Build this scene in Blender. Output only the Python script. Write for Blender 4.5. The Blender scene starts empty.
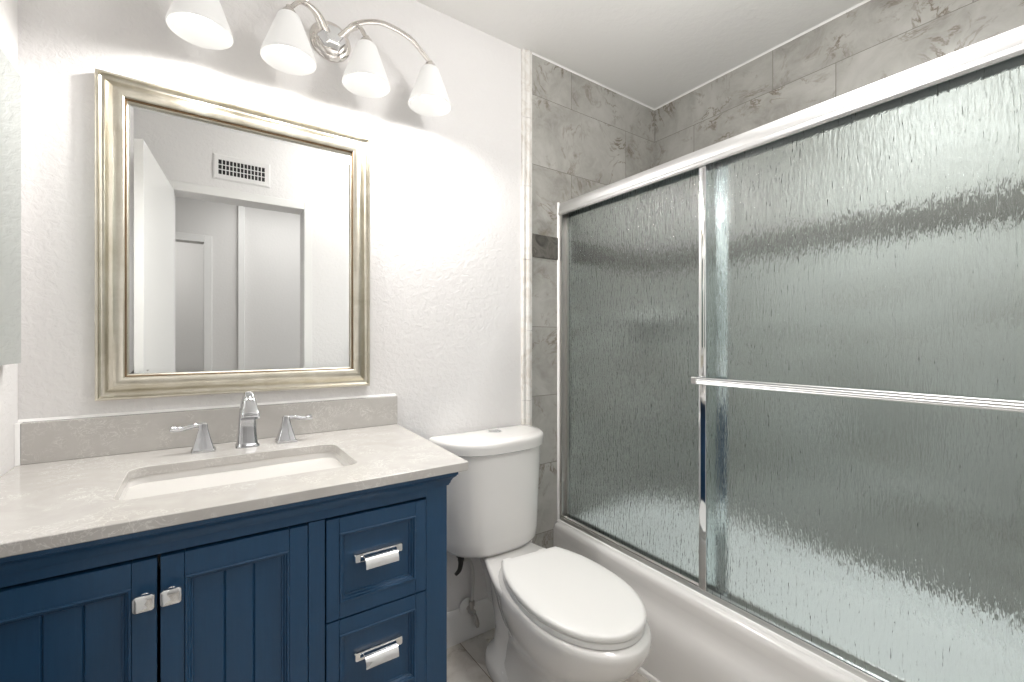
import bpy, bmesh, math, random
from mathutils import Vector, Matrix
random.seed(7)
S = bpy.context.scene
COL = S.collection

# ------------------------------------------------------------------ camera, world, light, exposure
CAM_H, CAM_Y = 1.18, -1.56
cam_d = bpy.data.cameras.new('camera')
cam_d.sensor_width = 36.0
cam_d.lens = 446.0 / 1024.0 * 36.0
cam_d.clip_start = 0.01
cam = bpy.data.objects.new('camera', cam_d)
COL.objects.link(cam)
cam.location = (0, CAM_Y, CAM_H)
cam.rotation_euler = (math.radians(90), 0, math.radians(-34.8))
S.camera = cam

S.view_settings.view_transform = 'Standard'
S.view_settings.look = 'None'
S.view_settings.gamma = 1.0
S.view_settings.use_curve_mapping = False
S.view_settings.exposure = 0.52

w = bpy.data.worlds.new('daylight')
S.world = w
w.use_nodes = True
w.node_tree.nodes['Background'].inputs[0].default_value = (0.95, 0.98, 1.0, 1)
w.node_tree.nodes['Background'].inputs[1].default_value = 0.8

def lamp(name, kind, loc, power, color, size=0.03, rot=(0, 0, 0), sy=None):
    d = bpy.data.lights.new(name, kind)
    d.energy = power
    d.color = color
    if kind == 'AREA':
        d.shape = 'RECTANGLE'
        d.size = size
        d.size_y = sy or size
    else:
        d.shadow_soft_size = size
    o = bpy.data.objects.new(name, d)
    COL.objects.link(o)
    o.location = loc
    o.rotation_euler = rot
    return o

def spot(name, loc, power, color, cone, blend, soft):
    o = lamp(name, 'SPOT', loc, power, color, soft)
    o.data.spot_size = math.radians(cone)
    o.data.spot_blend = blend
    return o

BULB_W = 6.7
SHADE_X = (-0.003, 0.207, 0.430, 0.648)
SHADE_Y = -0.13
for sx in SHADE_X:                                   # the four bulbs of the vanity light, shining down out of their shades
    spot('bulb_light', (sx, SHADE_Y, 1.974), BULB_W, (1.0, 0.98, 0.955), 179, 0.6, 0.016)
lamp('added_hall_fill', 'AREA', (0.6, -2.3, 2.43), 7.5, (1.0, 0.98, 0.96), 0.8)  # added fill at hall ceiling height; no fixture is visible there
lamp('added_bath_fill', 'POINT', (0.95, -1.05, 2.27), 12.0, (1.0, 0.985, 0.97), 0.13)  # unseen fill, put in because the bulbs alone leave the room dark
lamp('added_far_room_fill', 'POINT', (-0.5, -3.8, 2.2), 9.0, (1.0, 0.98, 0.96), 0.15)  # invented source that lifts the dark room behind the hall
spot('added_shower_fill', (1.62, -1.15, 2.43), 56.0, (0.97, 1.0, 1.0), 118, 0.8, 0.07)  # downlight added over the tub to brighten the shower interior

# ------------------------------------------------------------------ helpers
def link(o):
    COL.objects.link(o)
    return o

def tag(o, label=None, cat=None, group=None, kind=None):
    if label: o['label'] = label
    if cat: o['category'] = cat
    if group: o['group'] = group
    if kind: o['kind'] = kind
    return o

def thing(name, loc, label, cat, group=None):
    o = bpy.data.objects.new(name, None)
    o.empty_display_size = 0.05
    link(o)
    o.location = loc
    return tag(o, label, cat, group)

def wloc(o):
    v = Vector((0, 0, 0))
    while o is not None:
        v += o.location
        o = o.parent
    return v

def obj(name, bm, mat, parent=None, smooth=False, ang=40, bevel=0.0, seg=2, subsurf=0):
    """link a bmesh written in world coordinates as ONE mesh object"""
    bmesh.ops.remove_doubles(bm, verts=bm.verts, dist=1e-6)
    bmesh.ops.recalc_face_normals(bm, faces=bm.faces)
    me = bpy.data.meshes.new(name)
    if parent is not None:
        off = wloc(parent)
    else:
        xs = [v.co for v in bm.verts]
        off = Vector(((min(p.x for p in xs) + max(p.x for p in xs)) / 2,
                      (min(p.y for p in xs) + max(p.y for p in xs)) / 2,
                      min(p.z for p in xs)))
    bmesh.ops.translate(bm, verts=bm.verts, vec=-off)
    bm.to_mesh(me)
    bm.free()
    o = bpy.data.objects.new(name, me)
    link(o)
    if parent is not None:
        o.parent = parent
    else:
        o.location = off
    if mat is not None:
        me.materials.append(mat)
    if bevel:
        m = o.modifiers.new('bevel', 'BEVEL')
        m.width = bevel
        m.segments = seg
        m.limit_method = 'ANGLE'
        m.angle_limit = math.radians(35)
        m.harden_normals = True
        smooth = True
    if subsurf:
        m = o.modifiers.new('sub', 'SUBSURF')
        m.levels = subsurf
        m.render_levels = subsurf
        smooth = True
    if smooth:
        for p in me.polygons:
            p.use_smooth = True
        if not subsurf:
            try:
                me.set_sharp_from_angle(angle=math.radians(ang))
            except Exception:
                pass
    return o

def struct(name, bm, mat, parent=None, **k):
    o = obj(name, bm, mat, parent, **k)
    if parent is None:
        o['kind'] = 'structure'
    return o

def B():
    return bmesh.new()

def box(bm, x0, x1, y0, y1, z0, z1):
    r = bmesh.ops.create_cube(bm, size=1.0)
    for v in r['verts']:
        v.co = Vector((x0 + (v.co.x + .5) * (x1 - x0), y0 + (v.co.y + .5) * (y1 - y0), z0 + (v.co.z + .5) * (z1 - z0)))
    return r['verts']

def loft(bm, rings, cap0=True, cap1=True, closed=True):
    vs = [[bm.verts.new(p) for p in r] for r in rings]
    n = len(vs[0])
    for a, b in zip(vs[:-1], vs[1:]):
        for i in range(n if closed else n - 1):
            j = (i + 1) % n
            bm.faces.new((a[i], a[j], b[j], b[i]))
    if cap0: bm.faces.new(vs[0][::-1])
    if cap1: bm.faces.new(vs[-1])
    return vs

def rrect(x0, x1, y0, y1, r, n=6):
    """rounded rectangle, counter-clockwise, in plan"""
    pts = []
    for cx, cy, a0 in ((x1 - r, y1 - r, 0), (x0 + r, y1 - r, 90), (x0 + r, y0 + r, 180), (x1 - r, y0 + r, 270)):
        for i in range(n + 1):
            a = math.radians(a0 + 90 * i / n)
            pts.append((cx + r * math.cos(a), cy + r * math.sin(a)))
    return pts

def at_z(pts, z):
    return [Vector((p[0], p[1], z)) for p in pts]

def prism(bm, prof, axis, a, b):
    """extrude a 2-D outline along an axis: x -> (y,z), y -> (x,z), z -> (x,y)"""
    def P(p, t):
        if axis == 'x': return Vector((t, p[0], p[1]))
        if axis == 'y': return Vector((p[0], t, p[1]))
        return Vector((p[0], p[1], t))
    loft(bm, [[P(p, a) for p in prof], [P(p, b) for p in prof]])

def lathe(bm, prof, c, n=32, axis='z', cap0=True, cap1=True):
    """prof: (radius, height) pairs"""
    rings = []
    for r, h in prof:
        ring = []
        for i in range(n):
            a = 2 * math.pi * i / n
            u, v = r * math.cos(a), r * math.sin(a)
            if axis == 'z': p = (c[0] + u, c[1] + v, c[2] + h)
            elif axis == 'y': p = (c[0] + u, c[1] + h, c[2] + v)
            else: p = (c[0] + h, c[1] + u, c[2] + v)
            ring.append(Vector(p))
        rings.append(ring)
    loft(bm, rings, cap0, cap1)

def catmull(pts, n=8):
    pts = [Vector(p) for p in pts]
    P = [pts[0] * 2 - pts[1]] + pts + [pts[-1] * 2 - pts[-2]]
    out = []
    for i in range(1, len(P) - 2):
        a, b, c, d = P[i - 1:i + 3]
        for k in range(n):
            t = k / n
            out.append(0.5 * ((2 * b) + (c - a) * t + (2 * a - 5 * b + 4 * c - d) * t * t + (3 * b - a - 3 * c + d) * t ** 3))
    out.append(pts[-1])
    return out

def tube(bm, path, r, n=12, smooth=True, flat=1.0, up=None):
    """sweep a circle (or ellipse) along a path; r may be a list of radii"""
    path = catmull(path) if smooth else [Vector(p) for p in path]
    m = len(path)
    rr = r if isinstance(r, (list, tuple)) else None
    rings = []
    u = None
    for i, p in enumerate(path):
        d = (path[min(i + 1, m - 1)] - path[max(i - 1, 0)]).normalized()
        if u is None:
            ref = Vector(up) if up else (Vector((0, 0, 1)) if abs(d.z) < .9 else Vector((1, 0, 0)))
            u = (ref - d * ref.dot(d)).normalized()
        else:
            u = (u - d * u.dot(d)).normalized()
        v = d.cross(u)
        if rr:
            t = i / (m - 1) * (len(rr) - 1)
            k = min(int(t), len(rr) - 2)
            rad = rr[k] + (rr[k + 1] - rr[k]) * (t - k)
        else:
            rad = r
        rings.append([p + u * (rad * flat * math.cos(2 * math.pi * j / n)) + v * (rad * math.sin(2 * math.pi * j / n)) for j in range(n)])
    loft(bm, rings)

# ------------------------------------------------------------------ materials
def srgb(r, g, b):
    f = lambda c: (c / 255 / 12.92) if c / 255 <= .04045 else ((c / 255 + .055) / 1.055) ** 2.4
    return (f(r), f(g), f(b), 1)

class NT:
    def __init__(s, name):
        s.m = bpy.data.materials.new(name)
        s.m.use_nodes = True
        s.t = s.m.node_tree
        s.bsdf = s.t.nodes['Principled BSDF']
        s.out = s.t.nodes['Material Output']
    def n(s, typ, **k):
        nd = s.t.nodes.new(typ)
        for a, v in k.items():
            if a.startswith('i_'):
                nd.inputs[a[2:].replace('_', ' ')].default_value = v
            else:
                setattr(nd, a, v)
        return nd
    def l(s, a, b):
        s.t.links.new(a, b)
    def math(s, op, a, b=None):
        nd = s.n('ShaderNodeMath', operation=op)
        for i, v in enumerate((a, b)):
            if v is None: continue
            if isinstance(v, (int, float)): nd.inputs[i].default_value = v
            else: s.l(v, nd.inputs[i])
        return nd.outputs[0]
    def ramp(s, fac, stops):
        nd = s.n('ShaderNodeValToRGB')
        e = nd.color_ramp.elements
        while len(e) < len(stops): e.new(.5)
        for el, (p, c) in zip(e, stops):
            el.position = p
            el.color = c if len(c) == 4 else (*c, 1)
        s.l(fac, nd.inputs[0])
        return nd.outputs[0]
    def mix(s, f, a, b, mode='MIX'):
        nd = s.n('ShaderNodeMix', data_type='RGBA', blend_type=mode)
        for sock, v in ((nd.inputs[0], f), (nd.inputs[6], a), (nd.inputs[7], b)):
            if isinstance(v, (int, float)): sock.default_value = v
            elif isinstance(v, tuple): sock.default_value = v
            else: s.l(v, sock)
        return nd.outputs[2]
    def pos(s):
        return s.n('ShaderNodeNewGeometry').outputs['Position']
    def noise(s, vec, scale, detail=4, rough=.5, dist=0.0):
        nd = s.n('ShaderNodeTexNoise')
        nd.inputs['Scale'].default_value = scale
        nd.inputs['Detail'].default_value = detail
        nd.inputs['Roughness'].default_value = rough
        nd.inputs['Distortion'].default_value = dist
        if vec is not None: s.l(vec, nd.inputs['Vector'])
        return nd.outputs['Fac']
    def bump(s, h, strength, dist=.01):
        nd = s.n('ShaderNodeBump')
        nd.inputs['Strength'].default_value = strength
        nd.inputs['Distance'].default_value = dist
        s.l(h, nd.inputs['Height'])
        s.l(nd.outputs[0], s.bsdf.inputs['Normal'])
        return nd

def simple(name, col, rough=.5, metal=0.0, coat=0.0, spec=None):
    t = NT(name)
    b = t.bsdf.inputs
    b['Base Color'].default_value = col
    b['Roughness'].default_value = rough
    b['Metallic'].default_value = metal
    b['Coat Weight'].default_value = coat
    if spec is not None: b['Specular IOR Level'].default_value = spec
    return t.m

def plaster(name, col, scale=55, strength=.32, rough=.6):
    t = NT(name)
    p = t.pos()
    a = t.noise(p, scale, 3, .55, .6)
    c = t.noise(p, scale * 2.7, 2, .5)
    r = t.ramp(a, [(.38, (0, 0, 0)), (.62, (1, 1, 1))])
    h = t.math('ADD', r, t.math('MULTIPLY', c, .35))
    t.bump(h, strength, .0022)
    t.bsdf.inputs['Base Color'].default_value = col
    t.bsdf.inputs['Roughness'].default_value = rough
    t.bsdf.inputs['Specular IOR Level'].default_value = .35
    return t.m

M = {}
M['wall'] = plaster('wall_paint', srgb(228, 226, 225))
M['ceil'] = plaster('ceiling_paint', srgb(243, 242, 240), 40, .18)
M['hallwall'] = plaster('hall_paint', srgb(222, 220, 218), 55, .12)
M['trimw'] = simple('white_trim_paint', srgb(232, 231, 229), .35)
M['caulk'] = simple('white_caulk', srgb(243, 242, 240), .45)
M['porc'] = simple('white_porcelain', srgb(236, 234, 231), .12, coat=.5)
M['basin'] = simple('basin_porcelain', srgb(220, 217, 213), .14, coat=.4)
M['seatpl'] = simple('white_seat_plastic', srgb(240, 239, 236), .28)
M['tub'] = simple('tub_enamel', srgb(237, 235, 233), .16, coat=.4)
M['chrome'] = simple('chrome', (.76, .77, .78, 1), .05, 1)
M['chrome2'] = simple('faucet_chrome', (.60, .61, .63, 1), .07, 1)
M['nickel'] = simple('polished_nickel', (.74, .71, .68, 1), .14, 1)
M['alu'] = simple('bright_aluminium', (.72, .72, .72, 1), .40, 1)
M['alud'] = simple('dull_aluminium', (.62, .61, .59, 1), .34, 1)
M['dark'] = simple('black_rubber', srgb(40, 38, 36), .5)
M['brown'] = simple('brown_liner', srgb(120, 98, 72), .35, .6)
M['duct_shade'] = simple('painted_duct_shade', srgb(45, 45, 46), .8)  # near-black colour stands in for the shade inside the duct
M['brass'] = simple('dull_metal_fitting', (.46, .44, .42, 1), .32, 1)
M['braid'] = simple('grey_supply_hose', srgb(204, 203, 200), .35, .3)

# cabinet paint: deep blue with a faint brushed grain
t = NT('blue_cabinet_paint')
mp = t.n('ShaderNodeMapping')
mp.inputs['Scale'].default_value = (60, 60, 4)
t.l(t.pos(), mp.inputs['Vector'])
g = t.noise(mp.outputs[0], 4, 3)
t.l(t.mix(g, srgb(21, 59, 90), srgb(29, 69, 103)), t.bsdf.inputs['Base Color'])
t.bsdf.inputs['Roughness'].default_value = .38
t.bump(g, .08, .001)
M['blue'] = t.m

# quartz counter: warm grey with pale thread-like veins
t = NT('quartz')
p = t.pos()
n1 = t.noise(p, 9, 5, .6, 1.5)
v1 = t.ramp(t.math('ABSOLUTE', t.math('SUBTRACT', t.noise(p, 26, 5, .62, 2.4), .5)), [(0, (1, 1, 1)), (.026, (0, 0, 0))])
msk = t.ramp(t.noise(p, 14, 2), [(.46, (0, 0, 0)), (.58, (1, 1, 1))])
base = t.mix(n1, srgb(176, 172, 167), srgb(199, 196, 192))
vein = t.math('MULTIPLY', t.math('MULTIPLY', v1, msk), .5)
t.l(t.mix(vein, base, srgb(238, 236, 232)), t.bsdf.inputs['Base Color'])
t.bsdf.inputs['Roughness'].default_value = .16
M['quartz'] = t.m

def stone_tile(name, u_axis, u0, offset, w_, h_, zshift, lo, mid, hi, stain, mortar, rough=.3, floor=False):
    t = NT(name)
    p = t.pos()
    sep = t.n('ShaderNodeSeparateXYZ')
    t.l(p, sep.inputs[0])
    if floor:
        u = t.math('SUBTRACT', sep.outputs['Y'], u0)
        v = t.math('SUBTRACT', sep.outputs['X'], zshift)
    else:
        u = t.math('SUBTRACT', sep.outputs[u_axis], u0)
        above = t.math('MULTIPLY', t.math('GREATER_THAN', sep.outputs['Z'], 1.6), .102)
        v = t.math('SUBTRACT', t.math('SUBTRACT', sep.outputs['Z'], above), zshift)
    cmb = t.n('ShaderNodeCombineXYZ')
    t.l(u, cmb.inputs[0])
    t.l(v, cmb.inputs[1])
    br = t.n('ShaderNodeTexBrick', offset=offset, offset_frequency=2, squash=1.0, squash_frequency=2)
    br.inputs['Scale'].default_value = 1.0
    br.inputs['Mortar Size'].default_value = .0013
    br.inputs['Mortar Smooth'].default_value = 0.0
    br.inputs['Bias'].default_value = 0.0
    br.inputs['Brick Width'].default_value = w_
    br.inputs['Row Height'].default_value = h_
    br.inputs['Color1'].default_value = (0, 0, 0, 1)
    br.inputs['Color2'].default_value = (1, 1, 1, 1)
    br.inputs['Mortar'].default_value = (.5, .5, .5, 1)
    t.l(cmb.outputs[0], br.inputs['Vector'])
    # shift the stone pattern from tile to tile
    vm = t.n('ShaderNodeVectorMath', operation='MULTIPLY_ADD')
    t.l(br.outputs['Color'], vm.inputs[0])
    vm.inputs[1].default_value = (3.1, 4.7, 2.3)
    t.l(p, vm.inputs[2])
    q = vm.outputs[0]
    big = t.noise(q, 3.2, 6, .58, .9)
    base = t.ramp(big, [(.28, lo), (.5, mid), (.72, hi)])
    fine = t.noise(q, 13, 6, .66, 1.6)
    base = t.mix(t.ramp(fine, [(.35, (.0, .0, .0)), (.7, (.5, .5, .5))]), base, hi)
    vv = t.ramp(t.math('ABSOLUTE', t.math('SUBTRACT', t.noise(q, 4.2, 7, .62, 1.8), .5)), [(0, (1, 1, 1)), (.03, (0, 0, 0))])
    mk = t.ramp(t.noise(q, 5.0, 3, .5, .5), [(.47, (0, 0, 0)), (.64, (1, 1, 1))])
    st = t.math('MULTIPLY', t.math('MULTIPLY', vv, mk), .95)
    base = t.mix(st, base, stain)
    blotch = t.math('MULTIPLY', t.ramp(t.noise(q, 7.5, 6, .7, 1.2), [(.58, (0, 0, 0)), (.72, (1, 1, 1))]), .7)
    base = t.mix(blotch, base, stain)
    col = t.mix(br.outputs['Fac'], base, mortar)
    t.l(col, t.bsdf.inputs['Base Color'])
    t.bsdf.inputs['Roughness'].default_value = rough
    h = t.math('SUBTRACT', 1.0, br.outputs['Fac'])
    t.bump(h, .35, .002)
    return t.m

TL = (srgb(128, 126, 120), srgb(160, 158, 152), srgb(184, 183, 178), srgb(108, 97, 80), srgb(122, 119, 112))
M['tileA'] = stone_tile('grey_stone_tile_end', 'X', 1.415, .383, .608, .305, .023, *TL)
M['tileB'] = stone_tile('grey_stone_tile_long', 'Y', -.623, .383, .608, .305, .023, *TL)
M['floort'] = stone_tile('floor_stone_tile', 'Y', -.9, .5, .61, .305, .827 - .305 * 4, srgb(168, 160, 150), srgb(198, 192, 184), srgb(218, 214, 208), srgb(120, 100, 76), srgb(120, 106, 90), .3, True)

# dark accent band
t = NT('dark_stone_band')
p = t.pos()
a = t.noise(p, 9, 5, .6, 2.2)
sp = t.n('ShaderNodeSeparateXYZ')
t.l(p, sp.inputs[0])
t.l(t.ramp(a, [(.3, srgb(62, 60, 56)), (.5, srgb(104, 101, 95)), (.62, srgb(84, 81, 76)), (.75, srgb(150, 147, 139))]), t.bsdf.inputs['Base Color'])
t.bsdf.inputs['Roughness'].default_value = .12
M['band'] = t.m

# pale stone trim (pencil tiles)
t = NT('pale_stone_trim')
p = t.pos()
a = t.noise(p, 11, 5, .6, 1.4)
t.l(t.ramp(a, [(.35, srgb(214, 208, 200)), (.55, srgb(232, 230, 226)), (.75, srgb(224, 217, 208))]), t.bsdf.inputs['Base Color'])
t.bsdf.inputs['Roughness'].default_value = .25
M['pencil'] = t.m

# champagne silver leaf on the mirror frame
t = NT('champagne_silver_leaf')
p = t.pos()
a = t.noise(p, 16, 5, .6, .6)
b_ = t.noise(p, 190, 2, .6)
c = t.mix(t.ramp(a, [(.2, (0, 0, 0)), (.8, (1, 1, 1))]), (.52, .48, .385, 1), (.72, .69, .61, 1))
sc = t.math('MULTIPLY', t.ramp(b_, [(.69, (0, 0, 0)), (.76, (1, 1, 1))]), .35)
t.l(t.mix(sc, c, (.38, .31, .2, 1)), t.bsdf.inputs['Base Color'])
t.bsdf.inputs['Metallic'].default_value = 1
t.l(t.math('ADD', t.math('MULTIPLY', a, .14), .26), t.bsdf.inputs['Roughness'])
M['leaf'] = t.m

M['mirror'] = simple('mirror_silver', (.90, .915, .91, 1), .006, 1)
M['mirror2'] = simple('cabinet_mirror', (.72, .775, .755, 1), .03, 1)

# rain glass
t = NT('rain_glass')
p = t.pos()
mp = t.n('ShaderNodeMapping')
mp.inputs['Scale'].default_value = (1, 1, .17)
t.l(p, mp.inputs['Vector'])
a = t.noise(mp.outputs[0], 150, 2, .5, .6)
c = t.noise(mp.outputs[0], 330, 1, .5)
h = t.math('ADD', a, t.math('MULTIPLY', c, .25))
t.bump(h, .8, .0034)
bi = t.bsdf.inputs
bi['Base Color'].default_value = (.86, .94, .945, 1)
bi['Transmission Weight'].default_value = 1.0
bi['IOR'].default_value = 1.45
bi['Roughness'].default_value = .10
M['glass'] = t.m

# lamp shades (white frosted glass, lit from inside)
t = NT('frosted_shade')
tr = t.n('ShaderNodeBsdfTranslucent')
df = t.n('ShaderNodeBsdfDiffuse')
gl = t.n('ShaderNodeBsdfGlossy')
gl.inputs['Roughness'].default_value = .25
em = t.n('ShaderNodeEmission')
em.inputs['Color'].default_value = (1, .975, .94, 1)
em.inputs['Strength'].default_value = .22
tr.inputs['Color'].default_value = (.30, .295, .29, 1)
df.inputs['Color'].default_value = (.8, .8, .79, 1)
m1 = t.n('ShaderNodeMixShader'); m1.inputs[0].default_value = .35
t.l(df.outputs[0], m1.inputs[1]); t.l(tr.outputs[0], m1.inputs[2])
m2 = t.n('ShaderNodeMixShader'); m2.inputs[0].default_value = .05
t.l(m1.outputs[0], m2.inputs[1]); t.l(gl.outputs[0], m2.inputs[2])
ad = t.n('ShaderNodeAddShader')
t.l(m2.outputs[0], ad.inputs[0]); t.l(em.outputs[0], ad.inputs[1])
t.l(ad.outputs[0], t.out.inputs['Surface'])
M['shade'] = t.m
t = NT('glowing_bulb')
t.bsdf.inputs['Base Color'].default_value = (.9, .9, .88, 1)
t.bsdf.inputs['Emission Color'].default_value = (1, .97, .92, 1)
t.bsdf.inputs['Emission Strength'].default_value = 1.0
M['bulb'] = t.m

# ------------------------------------------------------------------ room shell
XL, XR, YF, H = -0.364, 2.02, -1.52, 2.44     # left wall, tub wall, door wall, ceiling
DX0, DX1, DH = -0.125, 0.527, 2.005             # doorway
YH = -3.0                                     # far wall of the hall

bm = B(); box(bm, -2.4, 2.12, -4.6, .1, -.08, 0); struct('floor', bm, M['floort'])
bm = B(); box(bm, -2.4, 2.12, -4.6, .1, H, H + .08); struct('ceiling', bm, M['ceil'])
bm = B(); box(bm, XL - .1, XR + .1, 0, .1, 0, H); struct('wall_back', bm, M['wall'])
bm = B(); box(bm, XL - .1, XL, YF - .12, 0, 0, H); struct('wall_left', bm, M['wall'])
bm = B(); box(bm, XR, XR + .1, YF - .12, 0, 0, H); struct('wall_right', bm, M['tileB'])
bm = B()
box(bm, XL - .1, DX0, YF - .12, YF, 0, H)
box(bm, DX1, XR + .1, YF - .12, YF, 0, H)
box(bm, DX0, DX1, YF - .12, YF, DH, H)
struct('wall_front', bm, M['wall'])
# stone tile on the end wall of the tub, floor to ceiling
bm = B(); box(bm, 1.184, XR, -.009, 0, 0, H); struct('wall_tub_end', bm, M['tileA'])
bm = B(); box(bm, 1.30, XR, YF, YF + .009, 0, H); struct('wall_tub_foot', bm, M['tileA'])
# dark accent band around the tub: pieces of dark stone, slightly proud
bm = B()
x = 1.186
while x < XR - .012:
    box(bm, x, min(x + .148, XR - .012), -.013, -.009, 1.549, 1.649); x += .15
y = -.012
while y > YF + .01:
    box(bm, XR - .004, XR, max(y - .148, YF + .009), y, 1.549, 1.649); y -= .15
struct('trim_1', bm, M['band'], bevel=.0015)
# pencil tile edging, twelve inch pieces
bm = B()
zs = [0.0, .010 + .305 * 1 - .003, .618, .923, 1.226, 1.533, 1.851, 2.147, H]
prof = [(1.132, 0), (1.132, -.007), (1.135, -.011), (1.141, -.012), (1.147, -.011), (1.149, -.008), (1.151, -.008), (1.153, -.012), (1.160, -.016),
        (1.168, -.017), (1.174, -.015), (1.177, -.011), (1.180, -.011), (1.184, -.010), (1.184, 0)]
for a, b in zip(zs[:-1], zs[1:]):
    prism(bm, prof, 'z', a + .0007, b - .0007)
struct('trim_2', bm, M['pencil'], smooth=True, ang=50)
# pale caulk lines where the tiles meet the ceiling
bm = B()
prism(bm, [(-.009, H), (-.014, H), (-.009, H - .006)], 'x', 1.184, XR)
prism(bm, [(XR, H), (XR - .006, H), (XR, H - .007)], 'y', YF, 0)
struct('trim_3', bm, M['caulk'])
# baseboards
bm = B()
prism(bm, [(0, 0), (-.014, 0), (-.014, .112), (-.011, .124), (-.006, .13), (0, .13)], 'x', XL, 1.131)
struct('baseboard_back', bm, M['trimw'], bevel=.001)
bm = B()
prism(bm, [(YF, 0), (YF + .014, 0), (YF + .014, .112), (YF + .008, .13), (YF, .13)], 'x', .58, 1.299)
struct('baseboard_front', bm, M['trimw'])
# doorway casing, jamb and stop
bm = B()
cw = .046
for x0, x1 in ((DX0 - cw, DX0), (DX1, DX1 + cw)):
    box(bm, x0, x1, YF, YF + .014, 0, DH + cw)
box(bm, DX0, DX1, YF, YF + .014, DH, DH + cw)
struct('trim_4', bm, M['trimw'], bevel=.003)
bm = B()
for x0, x1 in ((DX0 - cw, DX0), (DX1, DX1 + cw)):
    box(bm, x0, x1, YF - .134, YF - .12, 0, DH + cw)
box(bm, DX0, DX1, YF - .134, YF - .12, DH, DH + cw)
struct('trim_5', bm, M['trimw'], bevel=.003)
# open door, hinged at the left jamb
door = bpy.data.objects.new('door_1', None); link(door); door['kind'] = 'structure'
door.location = (DX0 - .0, YF + .006, .012)
bm = B(); box(bm, -.032, 0, 0, .70, 0, DH - .014)
dl = obj('door_leaf', bm, M['trimw'], None, bevel=.002)
dl.parent = door
dl.location = (-.016, .35, 0)
bm = B()
lathe(bm, [(.027, 0), (.027, .003), (.024, .004), (.021, .001), (.004, .001)], (0, 0, 0), 24, 'x')
k = obj('door_pull', bm, M['nickel'], None, smooth=True)
k.parent = door
k.location = (.002, .64, .93)
door.rotation_euler = (0, 0, math.radians(5.8))

# hall beyond the doorway
bm = B()
hx0, hx1 = -.74, .012
box(bm, -2.4, hx0, YH - .1, YH, 0, H)
box(bm, hx1, 2.12, YH - .1, YH, 0, H)
box(bm, hx0, hx1, YH - .1, YH, DH, H)
struct('wall_hall', bm, M['hallwall'])
bm = B()
for x0, x1 in ((hx0 - .058, hx0), (hx1, hx1 + .058)):
    box(bm, x0, x1, YH, YH + .015, 0, DH + .058)
box(bm, hx0, hx1, YH, YH + .015, DH, DH + .058)
struct('trim_6', bm, M['trimw'], bevel=.003)
bm = B(); box(bm, .255, .305, YH, YH + .03, 0, H - .001); struct('trim_7', bm, M['trimw'], bevel=.004)
bm = B(); box(bm, -2.4, 2.12, -4.7, -4.6, 0, H); struct('wall_far_room', bm, M['hallwall'])
bm = B(); box(bm, -2.5, -2.4, -4.6, YF - .12, 0, H); struct('wall_hall_left', bm, M['hallwall'])
bm = B(); box(bm, -2.4, XL - .1, YF - .12, YF - .02, 0, H); struct('wall_hall_front', bm, M['hallwall'])

# ------------------------------------------------------------------ bathtub
def zt(y): return -.018 * abs(y)               # the rim drops a little towards the far end
TX = 1.305
def tub_ring(x0, x1, y0, y1, r, z, n=8):
    return [Vector((p[0], p[1], z + zt(p[1]) * min(1, z / .35))) for p in rrect(x0, x1, y0, y1, r, n)]
tub = thing('bathtub', ((TX + XR) / 2, YF / 2, 0), 'white alcove bathtub with a smooth front apron, behind the toilet', 'bathtub')
bm = B()
y0, y1 = YF + .010, -.010
x1 = XR - .001
rings = [tub_ring(TX + .03, x1, y0, y1, .01, .30), tub_ring(TX + .002, x1, y0, y1, .006, .30), tub_ring(TX, x1, y0, y1, .006, .335),
         tub_ring(TX + .003, x1, y0, y1, .010, .352), tub_ring(TX + .012, x1 - .004, y0 + .004, y1 - .004, .014, .360),
         tub_ring(TX + .030, x1 - .02, y0 + .02, y1 - .02, .03, .362),
         tub_ring(TX + .085, x1 - .05, y0 + .07, y1 - .07, .12, .360), tub_ring(TX + .094, x1 - .058, y0 + .08, y1 - .08, .12, .352),
         tub_ring(TX + .105, x1 - .07, y0 + .10, y1 - .10, .125, .30), tub_ring(TX + .125, x1 - .09, y0 + .17, y1 - .13, .13, .16),
         tub_ring(TX + .145, x1 - .11, y0 + .24, y1 - .16, .13, .09), tub_ring(TX + .20, x1 - .16, y0 + .30, y1 - .22, .12, .065)]
loft(bm, rings)
obj('basin', bm, M['tub'], tub, smooth=True, ang=60)
bm = B()
prof = [(TX + .006, .335), (TX + .001, .325), (TX + .002, .300), (TX + .002, .275), (TX - .001, .258), (TX - .008, .238), (TX - .016, .218), (TX - .021, .195), (TX - .0225, .165), (TX - .0225, .11),
        (TX - .0225, .040), (TX - .0225, .021), (TX - .029, .020), (TX - .031, .016), (TX - .031, .0), (TX + .04, .0), (TX + .04, .335)]
N = 24
rings = []
for i in range(N + 1):
    y = y1 + (y0 - y1) * i / N
    # apron hollow fades out towards both ends
    e = min(1, min(abs(y - y1), abs(y - y0)) / .10)
    e = e * e * (3 - 2 * e)
    ring = []
    for (px, pz) in prof:
        flatx = TX if pz > .025 else px
        ring.append(Vector(((px * e + flatx * (1 - e)) if px < TX + .03 else px, y, pz + zt(y) * pz / .35)))
    rings.append(ring)
loft(bm, rings)
obj('apron', bm, M['tub'], tub, smooth=True, ang=55)

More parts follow.
